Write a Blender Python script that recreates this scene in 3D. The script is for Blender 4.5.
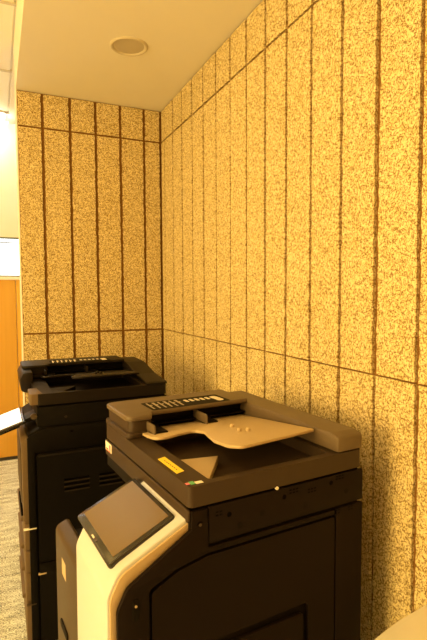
import bpy, bmesh, math, random
from mathutils import Vector, Matrix
random.seed(7)
scene = bpy.context.scene
for o in list(bpy.data.objects): bpy.data.objects.remove(o)
COL = scene.collection

# ------------------------------------------------------------------ camera
EYE = 1.62
F_PX, PITCH, YAW, ROLL = 486.0, 0.0577, 0.4193, -0.0046
cd = bpy.data.cameras.new('camera'); cam = bpy.data.objects.new('camera', cd); COL.objects.link(cam)
cd.sensor_fit = 'VERTICAL'; cd.sensor_height = 36.0; cd.lens = F_PX / 640 * 36.0
cd.clip_start = 0.02
fw = Vector((math.sin(YAW)*math.cos(PITCH), math.cos(YAW)*math.cos(PITCH), -math.sin(PITCH)))
rt = Vector((math.cos(YAW), -math.sin(YAW), 0)); up = rt.cross(fw)
c_, s_ = math.cos(ROLL), math.sin(ROLL)
rt, up = c_*rt + s_*up, c_*up - s_*rt
m = Matrix((rt, up, -fw)).transposed().to_4x4(); m.translation = (0, 0, EYE)
cam.matrix_world = m
scene.camera = cam

# ------------------------------------------------------------------ world, exposure, big lights
w = bpy.data.worlds.new('world'); scene.world = w; w.use_nodes = True
bg = w.node_tree.nodes['Background']
bg.inputs['Color'].default_value = (0.95, 0.97, 1.0, 1); bg.inputs['Strength'].default_value = 4.0
vs = scene.view_settings
vs.view_transform = 'Standard'; vs.look = 'None'; vs.gamma = 1; vs.use_curve_mapping = False
vs.exposure = -0.24
WARM = (1.0, 0.62, 0.165)
def area(name, loc, target, sx, sy, power, col=WARM):
    l = bpy.data.lights.new(name, 'AREA'); l.shape = 'RECTANGLE'; l.size = sx; l.size_y = sy
    l.energy = power; l.color = col
    o = bpy.data.objects.new(name, l); COL.objects.link(o); o.location = loc
    o.rotation_euler = (Vector(target) - Vector(loc)).to_track_quat('-Z', 'Y').to_euler()
    return o
# evening sun glow through the big window in the left wall, behind the photographer's shoulder
area('window_daylight', (-3.40, .12, 1.75), (1.1, .6, 1.75), 1.8, 2.1, 290)
# ------------------------------------------------------------------ materials
def mat(name, col, rough=.5, spec=.5, metal=0., noise=0., nscale=40., bump=0., bscale=300., coat=0.):
    m = bpy.data.materials.new(name); m.use_nodes = True
    nt = m.node_tree; b = nt.nodes['Principled BSDF']
    b.inputs['Base Color'].default_value = (*col, 1); b.inputs['Roughness'].default_value = rough
    b.inputs['Specular IOR Level'].default_value = spec; b.inputs['Metallic'].default_value = metal
    b.inputs['Coat Weight'].default_value = coat
    tc = nt.nodes.new('ShaderNodeTexCoord')
    if noise:
        n = nt.nodes.new('ShaderNodeTexNoise'); n.inputs['Scale'].default_value = nscale; n.inputs['Detail'].default_value = 4
        nt.links.new(tc.outputs['Object'], n.inputs['Vector'])
        r = nt.nodes.new('ShaderNodeMix'); r.data_type = 'RGBA'
        r.inputs[6].default_value = (*[c*(1-noise) for c in col], 1); r.inputs[7].default_value = (*[min(1, c*(1+noise)) for c in col], 1)
        nt.links.new(n.outputs['Fac'], r.inputs[0]); nt.links.new(r.outputs[2], b.inputs['Base Color'])
    if bump:
        n = nt.nodes.new('ShaderNodeTexNoise'); n.inputs['Scale'].default_value = bscale; n.inputs['Detail'].default_value = 2
        nt.links.new(tc.outputs['Object'], n.inputs['Vector'])
        bp = nt.nodes.new('ShaderNodeBump'); bp.inputs['Strength'].default_value = bump; bp.inputs['Distance'].default_value = .001
        nt.links.new(n.outputs['Fac'], bp.inputs['Height']); nt.links.new(bp.outputs['Normal'], b.inputs['Normal'])
    return m
def emit(name, col, s):
    m = bpy.data.materials.new(name); m.use_nodes = True
    b = m.node_tree.nodes['Principled BSDF']
    b.inputs['Base Color'].default_value = (.9, .9, .9, 1)
    b.inputs['Emission Color'].default_value = (*col, 1); b.inputs['Emission Strength'].default_value = s
    return m
def glass(name):
    m = bpy.data.materials.new(name); m.use_nodes = True
    b = m.node_tree.nodes['Principled BSDF']
    b.inputs['Base Color'].default_value = (1, 1, 1, 1); b.inputs['Roughness'].default_value = .02
    b.inputs['Transmission Weight'].default_value = 1; b.inputs['IOR'].default_value = 1.02
    return m

def woodwool():
    """mineral-bonded wood-wool: pale strands in every direction with brown gaps between them"""
    m = bpy.data.materials.new('wood_wool'); m.use_nodes = True
    nt = m.node_tree; N = nt.nodes; L = nt.links; b = N['Principled BSDF']
    b.inputs['Roughness'].default_value = .9; b.inputs['Specular IOR Level'].default_value = .15
    g = N.new('ShaderNodeNewGeometry'); sp = N.new('ShaderNodeSeparateXYZ'); L.new(g.outputs['Position'], sp.inputs[0])
    def math_(op, a, b_=None):
        n = N.new('ShaderNodeMath'); n.operation = op
        for i, v in enumerate((a, b_)):
            if v is None: continue
            if isinstance(v, (int, float)): n.inputs[i].default_value = v
            else: L.new(v, n.inputs[i])
        return n.outputs[0]
    s = math_('ADD', sp.outputs[0], sp.outputs[1]); z = sp.outputs[2]
    fl = None; hs = None
    for k, (ang, ac, al) in enumerate([(68, 235, 80), (-60, 245, 85), (20, 240, 80), (-25, 230, 80), (85, 245, 85)]):
        a = math.radians(ang)
        p = math_('ADD', math_('MULTIPLY', s, math.cos(a)*al), math_('MULTIPLY', z, math.sin(a)*al))
        q = math_('ADD', math_('MULTIPLY', s, -math.sin(a)*ac), math_('MULTIPLY', z, math.cos(a)*ac))
        cb = N.new('ShaderNodeCombineXYZ'); L.new(p, cb.inputs[0]); L.new(q, cb.inputs[1]); cb.inputs[2].default_value = 7.3*k
        n = N.new('ShaderNodeTexNoise'); n.inputs['Scale'].default_value = 1; n.inputs['Detail'].default_value = 1.0
        n.inputs['Distortion'].default_value = .35
        L.new(cb.outputs[0], n.inputs['Vector'])
        mr = N.new('ShaderNodeMapRange'); mr.inputs['From Min'].default_value = .60; mr.inputs['From Max'].default_value = .66
        L.new(n.outputs['Fac'], mr.inputs['Value'])
        fl = mr.outputs[0] if fl is None else math_('MAXIMUM', fl, mr.outputs[0])
        hs = n.outputs['Fac'] if hs is None else math_('ADD', hs, n.outputs['Fac'])
    # blotchiness
    n2 = N.new('ShaderNodeTexNoise'); n2.inputs['Scale'].default_value = 55; n2.inputs['Detail'].default_value = 3
    L.new(g.outputs['Position'], n2.inputs['Vector'])
    r2 = N.new('ShaderNodeMapRange'); r2.inputs['From Min'].default_value = .35; r2.inputs['From Max'].default_value = .7
    L.new(n2.outputs['Fac'], r2.inputs['Value'])
    c1 = N.new('ShaderNodeMix'); c1.data_type = 'RGBA'
    c1.inputs[6].default_value = (.84, .73, .46, 1); c1.inputs[7].default_value = (.72, .60, .31, 1)
    L.new(r2.outputs[0], c1.inputs[0])
    c2 = N.new('ShaderNodeMix'); c2.data_type = 'RGBA'; c2.inputs[7].default_value = (.19, .105, .02, 1)
    L.new(math_('MULTIPLY', fl, .86), c2.inputs[0]); L.new(c1.outputs[2], c2.inputs[6])
    L.new(c2.outputs[2], b.inputs['Base Color'])
    bp = N.new('ShaderNodeBump'); bp.inputs['Strength'].default_value = .35; bp.inputs['Distance'].default_value = .003
    L.new(math_('SUBTRACT', 1.0, fl), bp.inputs['Height']); L.new(bp.outputs['Normal'], b.inputs['Normal'])
    return m

def carpet():
    m = bpy.data.materials.new('carpet'); m.use_nodes = True
    nt = m.node_tree; N = nt.nodes; L = nt.links; b = N['Principled BSDF']
    b.inputs['Roughness'].default_value = .95; b.inputs['Specular IOR Level'].default_value = .1
    g = N.new('ShaderNodeTexCoord')
    def noise(scale, sx, sy, det):
        mp = N.new('ShaderNodeMapping'); mp.inputs['Scale'].default_value = (sx, sy, 1); L.new(g.outputs['Object'], mp.inputs['Vector'])
        n = N.new('ShaderNodeTexNoise'); n.inputs['Scale'].default_value = scale; n.inputs['Detail'].default_value = det
        L.new(mp.outputs[0], n.inputs['Vector']); return n.outputs['Fac']
    a = noise(7, 1, 3.5, 3); f = noise(110, 1, 1.6, 2)
    ad = N.new('ShaderNodeMath'); ad.operation = 'MULTIPLY_ADD'; L.new(f, ad.inputs[0]); ad.inputs[1].default_value = 2.3; L.new(a, ad.inputs[2])
    cr = N.new('ShaderNodeValToRGB'); L.new(ad.outputs[0], cr.inputs[0])
    mr = N.new('ShaderNodeMapRange'); mr.inputs['From Min'].default_value = 1.2; mr.inputs['From Max'].default_value = 2.0
    L.new(ad.outputs[0], mr.inputs['Value']); L.new(mr.outputs[0], cr.inputs[0])
    e = cr.color_ramp.elements
    e[0].color = (.17, .19, .21, 1); e[1].color = (.90, .98, 1.0, 1); e[0].position = .1; e[1].position = .85
    L.new(cr.outputs[0], b.inputs['Base Color'])
    bp = N.new('ShaderNodeBump'); bp.inputs['Strength'].default_value = .6; bp.inputs['Distance'].default_value = .004
    L.new(f, bp.inputs['Height']); L.new(bp.outputs['Normal'], b.inputs['Normal'])
    return m

def wood(name, c0, c1):
    m = bpy.data.materials.new(name); m.use_nodes = True
    nt = m.node_tree; N = nt.nodes; L = nt.links; b = N['Principled BSDF']; b.inputs['Roughness'].default_value = .4
    g = N.new('ShaderNodeTexCoord'); mp = N.new('ShaderNodeMapping'); mp.inputs['Scale'].default_value = (14, 14, .7)
    L.new(g.outputs['Object'], mp.inputs['Vector'])
    n = N.new('ShaderNodeTexNoise'); n.inputs['Scale'].default_value = 2; n.inputs['Detail'].default_value = 5; n.inputs['Distortion'].default_value = .6
    L.new(mp.outputs[0], n.inputs['Vector'])
    x = N.new('ShaderNodeMix'); x.data_type = 'RGBA'; x.inputs[6].default_value = (*c0, 1); x.inputs[7].default_value = (*c1, 1)
    L.new(n.outputs['Fac'], x.inputs[0]); L.new(x.outputs[2], b.inputs['Base Color'])
    return m

M = dict(
    wool=woodwool(), carpet=carpet(),
    joint=mat('joint_brown', (.20, .10, .03), .9, .1, noise=.75, nscale=190),
    paint=mat('ceiling_paint', (.80, .76, .68), .85, .2, noise=.02, nscale=6, bump=.05, bscale=200),
    cream=mat('cream_wall_paint', (.82, .80, .74), .85, .2, noise=.02, nscale=8),
    tile=mat('ceiling_tile', (.88, .86, .80), .9, .2, noise=.04, nscale=120, bump=.2, bscale=250),
    bar=mat('ceiling_grid', (.60, .56, .48), .5),
    wood=wood('orange_veneer', (.74, .42, .05), (.62, .32, .03)),
    basebrd=mat('dark_base', (.03, .025, .02), .6),
    frame=mat('window_frame', (.16, .19, .14), .4), glass=glass('window_glass'),
    white=mat('white_laminate', (.90, .90, .94), .35, noise=.01, nscale=20),
    metal=mat('brushed_metal', (.6, .6, .6), .35, metal=1, noise=.05),
    trimring=mat('downlight_trim', (.58, .52, .42), .5), diff=mat('downlight_diffuser', (.50, .44, .34), .5, noise=.05, nscale=15),
    # near copier
    adf=mat('taupe_plastic', (.125, .092, .062), .45, .4, bump=.12, bscale=900, noise=.05),
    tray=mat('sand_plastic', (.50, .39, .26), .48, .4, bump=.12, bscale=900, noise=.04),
    lid=mat('grey_brown_plastic', (.046, .030, .020), .5, .22, bump=.12, bscale=900, noise=.05),
    body=mat('charcoal_plastic', (.006, .004, .0035), .6, .10, bump=.1, bscale=900, noise=.08),
    plate=mat('dark_side_plastic', (.0095, .0055, .0048), .6, .10, bump=.12, bscale=900, noise=.06),
    gap=mat('black_gap', (.0018, .0015, .0015), .8, .03),
    shell=mat('white_shell_plastic', (.57, .60, .72), .4, .3, noise=.01),
    cover=mat('front_grey_plastic', (.065, .045, .028), .5, .25, bump=.1, bscale=900, noise=.05),
    bezel=mat('gloss_black_bezel', (.02, .018, .016), .2, .5),
    screen=mat('screen_glass', (.15, .098, .014), .3, .12, noise=.06, nscale=4),
    yellow=mat('yellow_sticker', (.95, .72, .06), .5, noise=.04), green=mat('green_sticker', (.12, .50, .25), .5),
    pink=mat('pink_sticker', (.85, .22, .35), .5), paper=mat('white_label', (.85, .85, .83), .5),
    ink=mat('black_ink', (.02, .02, .02), .6), red=mat('red_ink', (.75, .12, .08), .5), mark=mat('pale_print', (.78, .74, .68), .5),
    markdim=mat('grey_print', (.42, .37, .31), .5),
    # far copier
    kadf=mat('black_plastic', (.009, .006, .005), .5, .2, bump=.12, bscale=900, noise=.08),
    kbody=mat('black_side_plastic', (.004, .003, .003), .6, .08, bump=.1, bscale=900, noise=.08),
    kplate=mat('black_door_plastic', (.005, .004, .004), .6, .08, bump=.1, bscale=900, noise=.08),
    kscreen=emit('lit_display', (.95, .93, .86), 1.15),
    blue=emit('display_blue', (.25, .45, .8), .9), orange=emit('display_orange', (.9, .4, .15), .9),
    kvent=mat('vent_plastic', (.022, .016, .012), .5, .2),
    kfront=mat('taupe_front_plastic', (.13, .09, .055), .5, .25, bump=.1, bscale=900, noise=.05),
)

# ------------------------------------------------------------------ mesh helpers
def empty(name, loc=(0, 0, 0), rz=0):
    o = bpy.data.objects.new(name, None); o.empty_display_size = .1; COL.objects.link(o)
    o.location = loc; o.rotation_euler = (0, 0, rz); return o
def tag(o, label=None, cat=None, group=None, kind=None):
    for k, v in (('label', label), ('category', cat), ('group', group), ('kind', kind)):
        if v: o[k] = v
    return o
def finish(name, bm, material, parent=None, bevel=0, seg=2, smooth=True, lim=25):
    bmesh.ops.remove_doubles(bm, verts=bm.verts, dist=1e-6)
    bmesh.ops.recalc_face_normals(bm, faces=bm.faces)
    if bevel:
        es = [e for e in bm.edges if len(e.link_faces) == 2 and e.calc_face_angle(0) > math.radians(lim)]
        bmesh.ops.bevel(bm, geom=es, offset=bevel, segments=seg, profile=.5, affect='EDGES', clamp_overlap=True)
        bmesh.ops.recalc_face_normals(bm, faces=bm.faces)
    me = bpy.data.meshes.new(name); bm.to_mesh(me); bm.free()
    me.materials.append(material if not isinstance(material, str) else M[material])
    if smooth:
        for p in me.polygons: p.use_smooth = True
        me.set_sharp_from_angle(angle=math.radians(32))
    o = bpy.data.objects.new(name, me); COL.objects.link(o)
    if parent: o.parent = parent
    return o
def rp(pts, default=0, seg=5):
    """polygon with rounded corners: points are (a,b) or (a,b,radius)"""
    out = []; n = len(pts)
    for i in range(n):
        p = Vector(pts[i][:2]); r = pts[i][2] if len(pts[i]) > 2 else default
        if r <= 0: out.append(tuple(p)); continue
        a = Vector(pts[i-1][:2]) - p; b = Vector(pts[(i+1) % n][:2]) - p
        la, lb = a.length, b.length; a.normalize(); b.normalize()
        ang = a.angle(b)
        if ang > math.pi - .02: out.append(tuple(p)); continue
        t = min(r/math.tan(ang/2), .48*la, .48*lb); rr = t*math.tan(ang/2)
        c = p + (a+b).normalized()*(rr/math.sin(ang/2))
        s0 = p + a*t - c; e0 = p + b*t - c
        a0 = math.atan2(s0.y, s0.x); d = math.atan2(e0.y, e0.x) - a0
        while d > math.pi: d -= 2*math.pi
        while d < -math.pi: d += 2*math.pi
        for k in range(seg+1):
            t_ = a0 + d*k/seg; out.append((c.x + rr*math.cos(t_), c.y + rr*math.sin(t_)))
    return out
def rect(a0, a1, b0, b1, r=0, seg=4): return rp([(a0, b0), (a1, b0), (a1, b1), (a0, b1)], r, seg)
def circ(a, b, r, n=16): return [(a+r*math.cos(2*math.pi*k/n), b+r*math.sin(2*math.pi*k/n)) for k in range(n)]
def solid(bm, axis, poly, lo, hi, holes=(), zf=None):
    """extrude polygon (with holes) along axis; axis 'z': (u,v), 'v': (u,z), 'u': (v,z). zf(u,v)->dz added for axis z"""
    def P(p, t):
        if axis == 'z': return (p[0], p[1], t + (zf(p[0], p[1]) if zf else 0))
        if axis == 'v': return (p[0], t, p[1])
        return (t, p[0], p[1])
    loops = [poly, *holes]
    if not holes:
        for a in (0, 1):
            pass
        lo_v = [bm.verts.new(P(p, lo)) for p in poly]; hi_v = [bm.verts.new(P(p, hi)) for p in poly]
        bm.faces.new(lo_v); bm.faces.new(hi_v)
        n = len(poly)
        for i in range(n): bm.faces.new((lo_v[i], lo_v[(i+1) % n], hi_v[(i+1) % n], hi_v[i]))
        return
    rings = []
    for t in (lo, hi):
        vs_, es = [], []
        for lp in loops:
            v = [bm.verts.new(P(p, t)) for p in lp]; vs_.append(v)
            for i in range(len(v)): es.append(bm.edges.new((v[i], v[(i+1) % len(v)])))
        nrm = {'z': (0, 0, 1), 'v': (0, 1, 0), 'u': (1, 0, 0)}[axis]
        bmesh.ops.triangle_fill(bm, use_beauty=True, use_dissolve=False, edges=es, normal=nrm)
        rings.append(vs_)
    for a, b in zip(*rings):
        n = len(a)
        for i in range(n): bm.faces.new((a[i], a[(i+1) % n], b[(i+1) % n], b[i]))
def part(name, axis, poly, lo, hi, material, parent, bevel=0, holes=(), seg=2, zf=None, lim=25):
    bm = bmesh.new(); solid(bm, axis, poly, lo, hi, holes, zf)
    return finish(name, bm, material, parent, bevel if not holes else 0, seg, lim=lim)
def boxbm(bm, x0, x1, y0, y1, z0, z1): solid(bm, 'z', [(x0, y0), (x1, y0), (x1, y1), (x0, y1)], z0, z1)
def box(name, x0, x1, y0, y1, z0, z1, material, parent=None, bevel=0, seg=2):
    bm = bmesh.new(); boxbm(bm, x0, x1, y0, y1, z0, z1); return finish(name, bm, material, parent, bevel, seg)
def lathe(name, prof, material, parent, n=48, loc=(0, 0, 0)):
    bm = bmesh.new(); rings = []
    for r, z in prof: rings.append([bm.verts.new((loc[0]+r*math.cos(2*math.pi*k/n), loc[1]+r*math.sin(2*math.pi*k/n), loc[2]+z)) for k in range(n)])
    for a, b in zip(rings, rings[1:]):
        for k in range(n): bm.faces.new((a[k], a[(k+1) % n], b[(k+1) % n], b[k]))
    if prof[0][0] > 1e-4: bm.faces.new(rings[0])
    if prof[-1][0] > 1e-4: bm.faces.new(rings[-1])
    return finish(name, bm, material, parent)

# ------------------------------------------------------------------ the room
WX, EY, FY = 1.10, 3.371, 5.07          # panel face of the right wall, of the end wall, far wall
SOF, TOP = 2.90, 3.22                   # soffit over the copiers, ceiling of the open office
ZU, ZL = 2.680, 1.352                   # horizontal panel joints
LX, BY = -3.5, -3.2
EX = .146                               # free end of the end wall
T = .012                                # panel thickness
S = lambda o: tag(o, kind='structure')
S(box('floor', LX-.1, 1.4, BY-.1, FY+.1, -.1, 0, 'carpet'))
wr = S(box('wall_right', WX+T, WX+T+.15, BY, EY+T+.15, 0, TOP, 'joint'))
we = S(box('wall_end', EX, WX+T, EY+T, EY+T+.15, 0, SOF, 'cream'))
# dark backing behind the end wall's panels, so that the joints read brown
box('backing', EX+.006, WX+T, EY+T-.003, EY+T, 0, SOF, 'joint', we)
S(box('wall_side_corridor', WX+T, WX+T+.15, EY+T+.15, FY, 0, TOP, 'cream'))
S(box('wall_back', LX, WX+T+.15, BY-.1, BY, 0, TOP, 'wood'))
# panels -- rough cut wood-wool boards, each an object of its own
def board(name, parent, axis, a0, a1, z0, z1, face, sign=1):
    """axis 'u': a runs along y on plane x=face ; axis 'v': a runs along x on plane y=face"""
    g = random.choice((.006, .0075, .0095)) if axis == 'u' else .0095; gl = lambda z: (.0030 if z == ZL else .0062) if axis == 'u' else .006
    a0 += g; a1 -= g; z0, z1 = z0 + gl(z0), z1 - gl(z1)
    n = max(3, int((z1-z0)/.016)); pts = []
    j = lambda s=.0028: random.uniform(-s, s)
    for k in range(n): pts.append((a0+j(), z0+(z1-z0)*k/n))
    pts.append((a0, z1))
    pts.append(((a0+a1)/2, z1+j(.0008)))
    for k in range(n): pts.append((a1+j(), z1-(z1-z0)*k/n))
    pts.append((a1, z0)); pts.append(((a0+a1)/2, z0+j(.0008)))
    d = random.uniform(-.0012, .0012)
    bm = bmesh.new()
    a0c = [(p[0], p[1]) for p in pts]
    solid(bm, axis, a0c, face+d, face+T)
    return finish(name, bm, 'wool', parent, smooth=False)
rows = ((0.0, ZL), (ZL, ZU), (ZU, SOF))
PS, P0 = .1744, 1.2056
ys = sorted([P0 + PS*i for i in range(-13, 13) if P0 + PS*i < EY-.03] + [EY-.004])
for a0, a1 in zip(ys, ys[1:]):
    for z0, z1 in rows: board('wall_panel', wr, 'u', a0, a1, z0, z1, WX)
xs = [EX, .302, .474, .641, .809, .976, WX-.004]
for a0, a1 in zip(xs, xs[1:]):
    for z0, z1 in rows: board('wall_panel', we, 'v', a0, a1, z0, z1, EY)
# lowered ceiling (soffit) over the copiers
S(box('ceiling', EX, WX+T+.15, BY, EY+T+.15, SOF, TOP+.1, 'paint'))
# suspended ceiling of the open office: tiles in a grid
uc = S(box('ceiling_office', LX, EX, BY, FY, TOP+.012, TOP+.1, 'tile'))
S(box('ceiling_corridor', EX, WX+T+.15, EY+T+.15, FY, TOP, TOP+.1, 'paint'))
gx = [EX - .6*i for i in range(7)]
gy = [3.0 + .9*i for i in range(-6, 3)]
bm = bmesh.new(); boxbm(bm, 0, .6-.025, 0, .9-.022, 0, .008); tile_me = finish('ceiling_tile', bm, 'tile', uc)
FIX = {(2, 4), (2, 5), (4, 5), (1, 7), (3, 7)}       # cells that hold a light instead of a tile
first = True
for i in range(len(gx)-1):
    for k in range(len(gy)-1):
        if (i, k) in FIX: continue
        o = tile_me if first else tile_me.copy()
        if not first: COL.objects.link(o)
        first = False
        o.location = (gx[i+1]+.0125, gy[k]+.011, TOP+.003)
for x in gx[1:]: box('grid_bar', x-.012, x+.012, BY, FY, TOP-.006, TOP+.012, 'bar', uc)
for y in gy: box('grid_bar', LX, EX, y-.012, y+.012, TOP-.005, TOP+.012, 'bar', uc)
# warm troffers added out of view to brighten aisle, walls and corridor
LAMPS = {(2, 4): 'added unseen warm ceiling light over the aisle level with the nearer copier',
         (2, 5): 'added unseen warm ceiling light over the aisle level with the far copier',
         (4, 5): 'added unseen warm ceiling light closest to the tall left window',
         (1, 7): 'added unseen warm ceiling light beside the bright linear light at the far wall',
         (3, 7): 'added unseen warm ceiling light at the far wall, further left'}
lampm = emit('added_warm_diffuser', WARM, 8.0)
for (i, k) in sorted(FIX):
    x0, x1, y0, y1 = gx[i+1]+.02, gx[i]-.02, gy[k]+.015, gy[k+1]-.015
    t = empty('ceiling_light', ((x0+x1)/2, (y0+y1)/2, TOP))  # added troffer, out of view
    hx, hy = (x1-x0)/2, (y1-y0)/2
    part('frame', 'z', rect(-hx, hx, -hy, hy), -.002, .012, 'bar', t, holes=[rect(-hx+.03, hx-.03, -hy+.03, hy-.03)])
    part('diffuser', 'z', rect(-hx+.03, hx-.03, -hy+.03, hy-.03), .002, .010, lampm, t)
    tag(t, LAMPS[(i, k)], 'ceiling light', 'added unseen office ceiling lights')
# wall-washer along the far wall, its end shows at the left edge
t = empty('ceiling_light', (-.35, 4.86, TOP))
part('frame', 'z', rect(-.5, .47, -.10, .10, .01), -.012, .003, 'bar', t, holes=[rect(-.48, .45, -.08, .08)])
part('diffuser', 'z', rect(-.48, .45, -.08, .08, .02), -.055, -.0, emit('wash_diffuser', (1, .93, .74), 20.0), t)
tag(t, 'bright linear ceiling light washing the cream wall above the window', 'ceiling light')

# far wall with window band and orange wood panelling
WZ0, WZ1 = 1.775, 2.15
bm = bmesh.new(); solid(bm, 'v', rect(LX, WX+T, 0, TOP), FY, FY+.12, holes=[rect(-1.6, .60, WZ0, WZ1)])
fwall = S(finish('wall_far', bm, 'cream'))
win = S(empty('window_1', (0, FY, 0)))
bm = bmesh.new(); solid(bm, 'v', rect(-1.6, .60, WZ0, WZ1), -.006, .05, holes=[rect(-1.575, -.515, WZ0+.014, WZ1-.014), rect(-.485, .575, WZ0+.014, WZ1-.014)])
finish('frame', bm, 'frame', win)
for a, b in ((-1.575, -.515), (-.485, .575)): box('pane', a, b, .02, .026, WZ0+.014, WZ1-.014, 'glass', win)
box('transom_bar', -1.575, .575, .008, .030, WZ1-.055, WZ1-.045, 'frame', win)
box('sill', -1.63, .63, -.03, .0, WZ0-.03, WZ0, 'white', win)
pan = S(empty('trim_1', (0, FY, 0)))
for k in range(8):
    x1 = .75 - .58*k
    box('wood_panel', max(LX, x1-.575), x1, -.02, -.001, .03, WZ0-.031, 'wood', pan, bevel=.001)
box('wood_panel', .755, WX+T-.005, -.02, -.001, .03, WZ0-.031, 'wood', pan, bevel=.001)
S(box('baseboard_far', LX, WX+T, FY-.026, FY, 0, .03, 'basebrd'))

# left wall with the tall window that throws the warm light
bm = bmesh.new(); solid(bm, 'u', rect(BY, FY, 0, TOP), LX-.12, LX, holes=[rect(-1.25, 1.35, .6, 2.9)])
S(finish('wall_left', bm, 'cream'))
win = S(empty('window_2', (LX, 0, 0)))
bm = bmesh.new(); solid(bm, 'u', rect(-1.25, 1.35, .6, 2.9), -.07, -.02, holes=[rect(-1.21, .02, .64, 2.86), rect(0.08, 1.31, .64, 2.86)])
finish('frame', bm, 'frame', win)
for a, b in ((-1.21, .02), (.08, 1.31)): box('pane', -.05, -.044, a, b, .64, 2.86, 'glass', win)
box('sill', -.02, .06, -1.3, 1.4, .57, .60, 'frame', win)
box('world_light_blocker', -.085, -.08, -1.24, 1.34, .61, 2.89, 'white', win)  # opaque sheet added out of view to keep world light out

# ------------------------------------------------------------------ recessed ceiling downlight
t = empty('recessed_downlight', (.667, 2.56, SOF))
lathe('trim_ring', [(.099, 0), (.097, -.004), (.092, -.008), (.088, -.008), (.083, -.006), (.078, -.0008), (.076, -.0008)], 'trimring', t)
lathe('diffuser', [(.0, -.002), (.06, -.002), (.0785, -.0012), (.0785, .0), (0, .0)], 'diff', t)
tag(t, 'round unlit recessed downlight in the plain ceiling above the copiers', 'downlight')

# ------------------------------------------------------------------ copiers
def tz(v): return 1.185 + (.40 - v)/.32*.035           # the sloping document tray
def feeder(t, mt, ov=0.0, hinge=((.648, 1.1685), (.648, 1.226, .012), (.03, 1.221, .014), (.001, 1.213, .01), (.001, 1.1685))):
    """scanner lid with document feeder on top, shared by both machines"""
    lid, adf, tray, dark = mt['lid'], mt['adf'], mt['tray'], mt['dark']
    # lid slab with the sunk output well
    l = part('scanner_lid', 'z', rect(-.002, .552, 0, .648, .014), 1.117, 1.168, lid, t,
             holes=[rp([(.062, .022, .01), (.448, .022, .02), (.448, .43, .01), (.062, .43, .01)])])
    part('well_floor', 'z', rect(.055, .455, .012, .44), 1.119, 1.136, lid, l, zf=lambda u, v: 0)
    # sloped lip of the well on the near side, and a wedge in tray colour imitating a patch of light
    part('well_lip', 'u', rp([(.022, 1.136), (.10, 1.136), (.022, 1.160)], 0), .24, .447, lid, l, bevel=.003)
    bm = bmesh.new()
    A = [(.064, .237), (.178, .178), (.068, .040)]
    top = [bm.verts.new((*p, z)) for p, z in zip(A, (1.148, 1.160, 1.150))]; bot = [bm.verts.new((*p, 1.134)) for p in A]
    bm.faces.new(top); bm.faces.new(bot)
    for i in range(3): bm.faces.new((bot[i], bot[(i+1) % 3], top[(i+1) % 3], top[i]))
    finish('light_patch_wedge', bm, tray, l, .0012)
    # hinge ridge along the back
    part('hinge_cover', 'u', rp(list(hinge), 0), .462, .557, adf, t, bevel=.008, lim=60)
    # feeder: block, front ear, cover plate
    part('feeder_block', 'z', rect(.085, .462, .505, .640, .006), 1.166, 1.2215, dark, t, bevel=.003)
    part('feeder_ear', 'z', rp([(.006-ov, .642, .012), (.006-ov, .425, .022), (.078, .425, .006), (.088, .505), (.088, .642)]), 1.166, 1.2215, lid, t, bevel=.003)
    part('feeder_step', 'z', rp([(-.003-ov*.7, .649, .012), (-.003-ov*.7, .418, .02), (.06, .418), (.06, .649)]), 1.168, 1.186, lid, t, bevel=.003)
    part('feeder_cover', 'z', rp([(-.004-ov, .649, .03), (-.004-ov, .414, .028), (.076, .414, .012), (.092, .457, .012), (.462, .457), (.462, .649)]), 1.2225, 1.2385, adf, t, bevel=.005, seg=3)
    lb = part('size_label', 'z', rect(.098, .392, .461, .572, .006), 1.2380, 1.2392, dark, t)
    # printed paper-size marks
    bm = bmesh.new()
    for k in range(6):
        u = .108 + .021*k
        q = [(u, .475), (u+.005, .475), (u+.009 + .004*(k % 2), .56), (u+.003, .56)]
        solid(bm, 'z', q, 1.2392, 1.2396)
        solid(bm, 'z', rect(u+.007, u+.015, .522, .532), 1.2392, 1.2395)
    finish('size_marks', bm, mt['mark'], lb)
    bm = bmesh.new()
    for k in range(6):
        u = .245 + .021*k
        solid(bm, 'z', rect(u, u+.012, .512, .545, .004), 1.2392, 1.2396)
    finish('size_dots', bm, mt['mark2'], lb)
    part('round_badge', 'z', rp([(.352, .47, .01), (.378, .48, .012), (.376, .55, .012), (.352, .545, .01)]), 1.2392, 1.2400, mt['mark2'], lb)
    # document tray
    pl = rp([(.05, .50), (.043, .375, .03), (.046, .318, .028), (.085, .309, .06), (.135, .331, .06), (.185, .341, .02), (.199, .30, .03), (.180, .24, .05), (.158, .165, .03), (.155, .085, .03), (.178, .050, .02), (.452, .088, .008), (.452, .50)])
    tr = part('document_tray', 'z', pl, -.009, 0, tray, t, bevel=.0025, zf=lambda u, v: tz(v))
    for u, v in ((.296, .295), (.276, .222), (.297, .205)):
        lathe('knob', [(.0, .011), (.004, .0105), (.0062, .008), (.0068, .004), (.0068, -.002)], tray, tr, 16, (u, v, tz(v)))
    # sliding paper guides
    for u, v0 in ((.062, .362), (.262, .40)):
        h0 = tz(v0)
        g = part('paper_guide', 'u', rp([(v0, h0-.002), (v0, 1.216, .012), (.50, 1.216), (.50, tz(.5)-.002)]), u, u+.006, adf, tr, bevel=.0015)
        box('guide_foot', u, u+.05, v0+.01, .49, tz(v0)-.004, tz(v0)+.003, dark, g, .001)
    box('slot_shadow_plate', .09, .46, .470, .506, 1.186, 1.190, dark, t, .001)

def drawers(t, u, v0, v1, matn, zs):
    for z0, z1 in zs:
        d = box('paper_drawer', u, u+.05, v0, v1, z0+.004, z1-.004, matn, t, .006)
        part('handle', 'v', rp([(u-.012, z1-.030, .004), (u-.012, z1-.016, .005), (u+.004, z1-.012), (u+.004, z1-.036)]), v0+.10, v1-.10, matn, d, bevel=.002)

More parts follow.
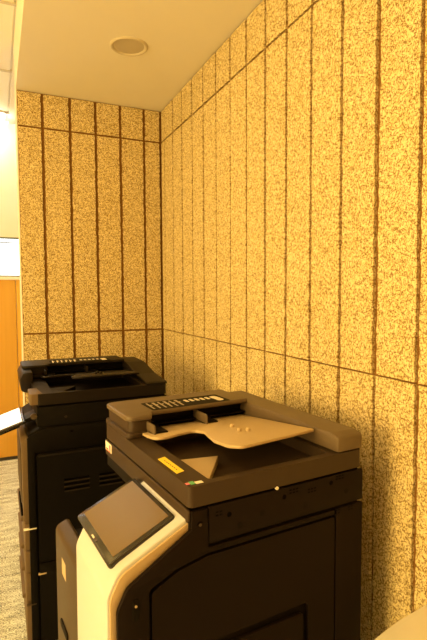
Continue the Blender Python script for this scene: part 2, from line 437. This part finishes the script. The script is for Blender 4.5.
def castors(t, u0, u1, v0, v1):
    for u in (u0, u1):
        for v in (v0, v1):
            bm = bmesh.new(); solid(bm, 'v', circ(u, .0251, .025, 20), v-.012, v+.012); c = finish('castor', bm, 'gap', t, .003)
            box('fork', u-.014, u+.014, v-.018, v+.018, .045, .062, 'metal', c, .001)

# ---- near copier
NC = empty('office_copier', (.39674, 1.02896, 0), .09386)
tag(NC, 'taupe and charcoal office copier with white console and tilted touchscreen, nearest the camera', 'copier', 'office copiers')
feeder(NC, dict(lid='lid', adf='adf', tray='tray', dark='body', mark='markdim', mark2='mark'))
# chassis
prof = [(.548, .06), (.548, 1.02), (.05, 1.02), (.040, 1.076), (-.150, .966, .03), (-.172, .92, .03), (-.172, .06)]
part('console_column', 'v', rp(prof), .010, .288, 'body', NC, bevel=.004)
part('lower_body', 'v', rp([(.548, .06), (.548, .84), (-.172, .84, .02), (-.172, .06)]), .2885, .60, 'body', NC, bevel=.004)
box('rear_column', .36, .548, .2885, .60, .8405, 1.02, 'body', NC, .003)
box('output_bin', -.02, .355, .292, .585, .8405, .846, 'gap', NC, .002)
castors(NC, -.08, .46, .08, .52)
# scanner box under the lid
sc = box('scanner', 0, .552, .004, .645, 1.0205, 1.1085, 'body', NC, .005)
box('lid_seal', .008, .545, .010, .64, 1.1085, 1.1172, 'gap', NC)
part('scanner_side_cover', 'v', rp([(.050, 1.0215), (.556, 1.0215), (.556, 1.1105, .004), (.050, 1.1105)]), -.001, .006, 'plate', NC, bevel=.0015)
cb = part('scanner_corner_cover', 'v', rp([(.004, 1.04), (.0455, 1.0225), (.0455, 1.108), (.004, 1.108)]), -.001, .006, 'plate', NC, bevel=.0015)
def disk_v(name, u, z, r, matn, parent, v=-.0014, n=14, d=.002):
    bm = bmesh.new(); solid(bm, 'v', circ(u, z, r, n), v, v+d); return finish(name, bm, matn, parent)
disk_v('screw', .026, 1.073, .009, 'gap', cb); disk_v('screw_head', .026, 1.073, .004, 'cover', cb, -.0022)
part('front_band', 'u', rp([(.06, 1.060), (.646, 1.060), (.646, 1.112, .005), (.002, 1.112, .005), (.002, 1.085, .01)]), -.004, .002, 'lid', NC, bevel=.002)
lab = part('white_label', 'u', rect(.578, .642, 1.078, 1.108), -.0052, -.0038, 'paper', NC)
part('label_print', 'u', rect(.585, .604, 1.083, 1.103), -.0056, -.0050, 'pink', lab)
part('label_print', 'u', rect(.585, .636, 1.0785, 1.081), -.0056, -.0050, 'red', lab)
part('label_print', 'u', rect(.612, .636, 1.083, 1.087), -.0056, -.0050, 'ink', lab)
# marks on the scanner side: screw holes and moulded symbols
for u, z in ((.273, 1.087), (.435, 1.092), (.106, 1.080)): disk_v('screw_hole', u, z, .0065, 'gap', NC)
for u, z in ((.203, 1.060), (.343, 1.050), (.492, 1.058), (.137, 1.045)): disk_v('blind_plug', u, z, .008, 'body', NC)
def marks_v(u, z, n=3):
    bm = bmesh.new()
    for i in range(n):
        for r in range(2): solid(bm, 'v', rect(u+.011*i, u+.011*i+.007, z+.008*r, z+.008*r+.004), -.0013, -.0008)
    finish('moulded_symbol', bm, 'gap', NC)
marks_v(.290, 1.091); marks_v(.352, 1.080); marks_v(.452, 1.096); marks_v(.068, 1.083, 2); marks_v(.45, .999, 2); marks_v(.50, .999, 2)
disk_v('lid_bumper', .250, 1.115, .0045, 'paper', NC, -.002, 12, .006)
# right-hand side: covers and door with real gaps between them
part('side_cover', 'v', rp([(.0485, 1.0125), (.4495, 1.0125), (.4495, .9985), (.044, .9985), (-.034, .983, .02), (-.1035, .953, .012), (-.1035, .07), (-.178, .07), (-.178, .925, .03), (-.155, .972, .03), (.030, 1.080), (.0485, 1.070)]), -.002, .0105, 'plate', NC, bevel=.003)
hole = rect(-.03, .356, .40, .778, .014)
part('side_door', 'v', rp([(-.097, .10, .01), (-.097, .946, .012), (-.032, .977, .02), (.044, .992), (.4495, .992, .006), (.4495, .10, .01)]), -.001, .0105, 'plate', NC, holes=[hole])
bt = part('bypass_tray', 'v', rect(-.012, .338, .415, .755, .012), -.004, .008, 'plate', NC, bevel=.003)
part('grip', 'v', rect(.10, .24, .60, .63, .008), -.0046, -.0035, 'gap', bt)
part('rear_side_cover', 'v', rp([(.4555, .07), (.556, .07), (.556, 1.0125, .003), (.4555, 1.0125)]), -.001, .0105, 'plate', NC, bevel=.0015)
lt = part('door_latch', 'v', rect(-.145, -.128, .895, .945, .006), -.004, -.0015, 'body', NC, bevel=.001)
disk_v('latch_button', -.1365, .930, .0028, 'tray', lt, -.006, 14, .003)
# white console shell, following the slope and the front
sh = [(.012, 1.0735), (.012, 1.088, .004), (-.004, 1.086, .012), (-.170, 1.006, .05), (-.196, .955, .05), (-.199, .30, .01), (-.176, .30), (-.174, .93, .03), (-.152, .980, .03)]
part('console_shell', 'v', rp(sh, 0, 8), .016, .2875, 'shell', NC, bevel=.007, seg=3, lim=50)
part('shaded_shell_edge', 'v', rp([(.020, 1.073), (.018, 1.082), (-.001, 1.0775), (-.166, .9985, .05), (-.190, .950, .05), (-.192, .30), (-.172, .30), (-.172, .93, .03), (-.150, .970, .03)], 0, 8), .0105, .0162, 'tray', NC, bevel=.001)  # sand colour imitates the shaded bevel of the white shell
# tilted touchscreen
A, B = Vector((-.184, 1.010)), Vector((-.016, 1.086))
dirn = (B-A).normalized(); nor = Vector((-dirn.y, dirn.x))
def console_screen(t, A, B, v0, v1, thick=.016, bez='bezel', scr='screen'):
    d = (B-A).normalized(); n = Vector((-d.y, d.x)); Lh = (B-A).length
    def tilt(o):
        for v in o.data.vertices:
            s, vv, h = v.co
            p = A + d*s + n*h; v.co = (p.x, vv, p.y)
        o.data.update(); return o
    cp = tilt(part('control_panel', 'z', rect(0, Lh, v0, v1, .012), -thick, 0, bez, t, bevel=.004))
    tilt(part('touchscreen', 'z', rect(.020, Lh-.012, v0+.016, v1-.016, .003), -.001, .0008, scr, cp))
    if scr == 'kscreen':
        for i, c in enumerate(('blue', 'blue', 'orange', 'blue')):
            tilt(part('display_icon', 'z', rect(.045, .075, v0+.04+.06*i, v0+.075+.06*i, .004), .0006, .0011, c, cp))
    tilt(part('status_light', 'z', rect(.006, .010, v0+.12, v0+.15, .001), -.001, .0012, 'mark', cp))
    tilt(part('home_key', 'z', rect(.005, .013, (v0+v1)/2-.03, (v0+v1)/2-.012, .002), -.001, .0015, 'cover', cp))
    tilt(part('mount', 'z', rect(.04, Lh-.03, v0+.05, v1-.06, .01), -.032, -thick, 'body', cp))
console_screen(NC, A, B, .046, .330)
# front left: grey cover, drawers
fc = part('front_cover', 'v', rp([(-.195, .46, .006), (-.195, .885, .022), (-.150, .905, .01), (-.150, .46)]), .292, .565, 'cover', NC, bevel=.006)
part('serial_label', 'u', rect(.425, .475, .775, .825), -.1957, -.1945, 'tray', fc)
part('grip', 'u', rect(.41, .50, .60, .625, .01), -.1995, -.1945, 'body', fc, bevel=.002)
drawers(NC, -.19, .012, .59, 'cover', ((.07, .20), (.20, .33), (.33, .45)))
# stickers on the lid rim
part('warning_sticker', 'z', rp([(.010, .092), (.034, .100), (.034, .222), (.010, .214)]), 1.168, 1.1688, 'yellow', NC)
bm = bmesh.new()
for k in range(7): solid(bm, 'z', rect(.020, .0225, .115+.012*k, .122+.012*k), 1.1688, 1.1691)
finish('sticker_print', bm, 'ink', NC)
part('small_sticker', 'z', rect(.000, .009, .016, .027), 1.168, 1.1687, 'pink', NC)
part('small_sticker', 'z', rect(.010, .022, .012, .030), 1.168, 1.1687, 'green', NC)
part('small_sticker', 'z', rect(.023, .042, .010, .024), 1.168, 1.1687, 'paper', NC)

# ---- far copier: black, floating screen
FC = empty('office_copier', (.150, 2.275, 0), 0); FC.scale = (1.1, 1, 1)
tag(FC, 'black office copier with side vents, standing behind the nearer copier against the end wall', 'copier', 'office copiers')
feeder(FC, dict(lid='kadf', adf='kadf', tray='kadf', dark='kbody', mark='mark', mark2='paper'), .033, ((.648, 1.1685), (.648, 1.226, .012), (.42, 1.226, .02), (.20, 1.192, .03), (.02, 1.180, .008), (.001, 1.176), (.001, 1.1685)))
part('body', 'v', rp([(.548, .012), (.548, 1.02), (.02, 1.02), (-.036, .985, .01), (-.036, .012)]), .010, .60, 'kbody', FC, bevel=.004)
for u in (.04, .46):
    for v in (.08, .52): part('foot', 'z', circ(u, v, .025, 16), 0, .0125, 'gap', FC)
box('scanner', 0, .556, .0, .645, 1.0205, 1.1085, 'kplate', FC, .005)
box('lid_seal', .008, .545, .010, .64, 1.1085, 1.1172, 'gap', FC)
for u, z in ((.113, 1.055), (.30, 1.06), (.135, .985)): disk_v('screw_hole', u, z, .006, 'kvent', FC, -.001)
part('side_cover', 'v', rp([(-.040, .012), (-.012, .012), (-.012, .905), (.4495, .905), (.4495, 1.012), (.03, 1.012), (-.040, .975, .012)]), -.001, .0105, 'kplate', FC, bevel=.003)
vents = [rect(u0, u1, z, z+.010, .002, 2) for u0, u1 in ((.10, .205), (.245, .345)) for z in (.715, .737, .759)]
part('side_door', 'v', rect(-.004, .4495, .40, .897, .012), -.006, .0105, 'kplate', FC, holes=vents)
part('door_rim', 'v', rect(.0, .446, .885, .893, .003), -.009, -.0055, 'kadf', FC, bevel=.001)
for u0, u1 in ((.10, .205), (.245, .345)):
    for z in (.715, .737, .759): part('vent_louvre', 'v', rect(u0, u1, z-.007, z-.002, .001, 1), -.009, -.0058, 'kvent', FC)
part('lower_side_cover', 'v', rect(-.004, .4495, .012, .392, .008), -.001, .0105, 'kplate', FC, bevel=.003)
part('rear_side_cover', 'v', rect(.4555, .556, .012, 1.0125, .003), -.001, .0105, 'kplate', FC, bevel=.0015)
# front faces the aisle
fc = part('front_cover', 'v', rp([(-.060, .59, .01), (-.060, .95, .015), (-.030, .985, .01), (-.030, .59)]), .012, .59, 'kfront', FC, bevel=.005)
part('inset_panel', 'u', rect(.10, .52, .64, .90, .02), -.0635, -.058, 'cover', fc, bevel=.002)
part('grip_recess', 'u', rect(.06, .30, .60, .63, .008), -.068, -.058, 'gap', fc, bevel=.003)
drawers(FC, -.058, .012, .59, 'kfront', ((.02, .215), (.215, .348), (.348, .455), (.455, .585)))
box('drawer_clip', -.062, -.012, -.003, .012, .558, .564, 'paper', FC, .001)
box('drawer_clip', -.010, .022, -.003, .012, .340, .347, 'tray', FC, .001)
box('drawer_clip', -.058, -.02, -.003, .012, .208, .213, 'cover', FC, .001)
console_screen(FC, Vector((-.205, .990)), Vector((-.045, 1.048)), .03, .34, .014, 'bezel', 'kscreen')
part('screen_hinge', 'v', rp([(-.09, 1.006), (.01, 1.03), (.01, 1.06), (-.075, 1.020)]), .10, .22, 'kadf', FC, bevel=.003)
part('feeder_end_cap', 'v', rp([(-.046, 1.128, .02), (-.050, 1.19, .02), (-.034, 1.221, .012), (.004, 1.221), (.004, 1.120), (-.02, 1.120, .01)]), .30, .645, 'kadf', FC, bevel=.004)
part('lit_corner_cap', 'z', rp([(-.026, .002, .01), (.024, .002, .004), (.010, .15, .004), (-.026, .15, .01)]), 1.120, 1.1695, 'kfront', FC, bevel=.002)  # taupe piece added so the lid corner looks lit
part('side_key', 'v', circ(-.012, 1.07, .013, 16), -.004, .012, 'cover', FC, bevel=.002)

# ------------------------------------------------------------------ white table in the foreground corner
TZ = .75
t = empty('white_table', (.80, .55, 0))
top = rp([(.296, .15), (.296, .407), (.274, .405), (.221, .396), (.156, .386), (.089, .370), (.033, .355), (-.12, .30, .10), (-.22, .10, .2), (-.22, -.40, .08), (.296, -.40, .02)])
part('table_top', 'z', [(p[0]-.0, p[1]) for p in top], TZ-.028, TZ, 'white', t, bevel=.005, lim=40)
part('apron', 'z', rp([(.28, .30), (.02, .27), (-.13, .10), (-.13, -.33), (.28, -.33)], .02), TZ-.09, TZ-.0285, 'white', t, bevel=.002)
for x, y in ((.25, .25), (.0, .20), (-.10, -.30), (.25, -.30)):
    part('leg', 'z', circ(x, y, .02, 16), 0, TZ-.085, 'metal', t, bevel=.002)
tag(t, 'white table top with rounded edge in the lower right corner by the wall', 'table')
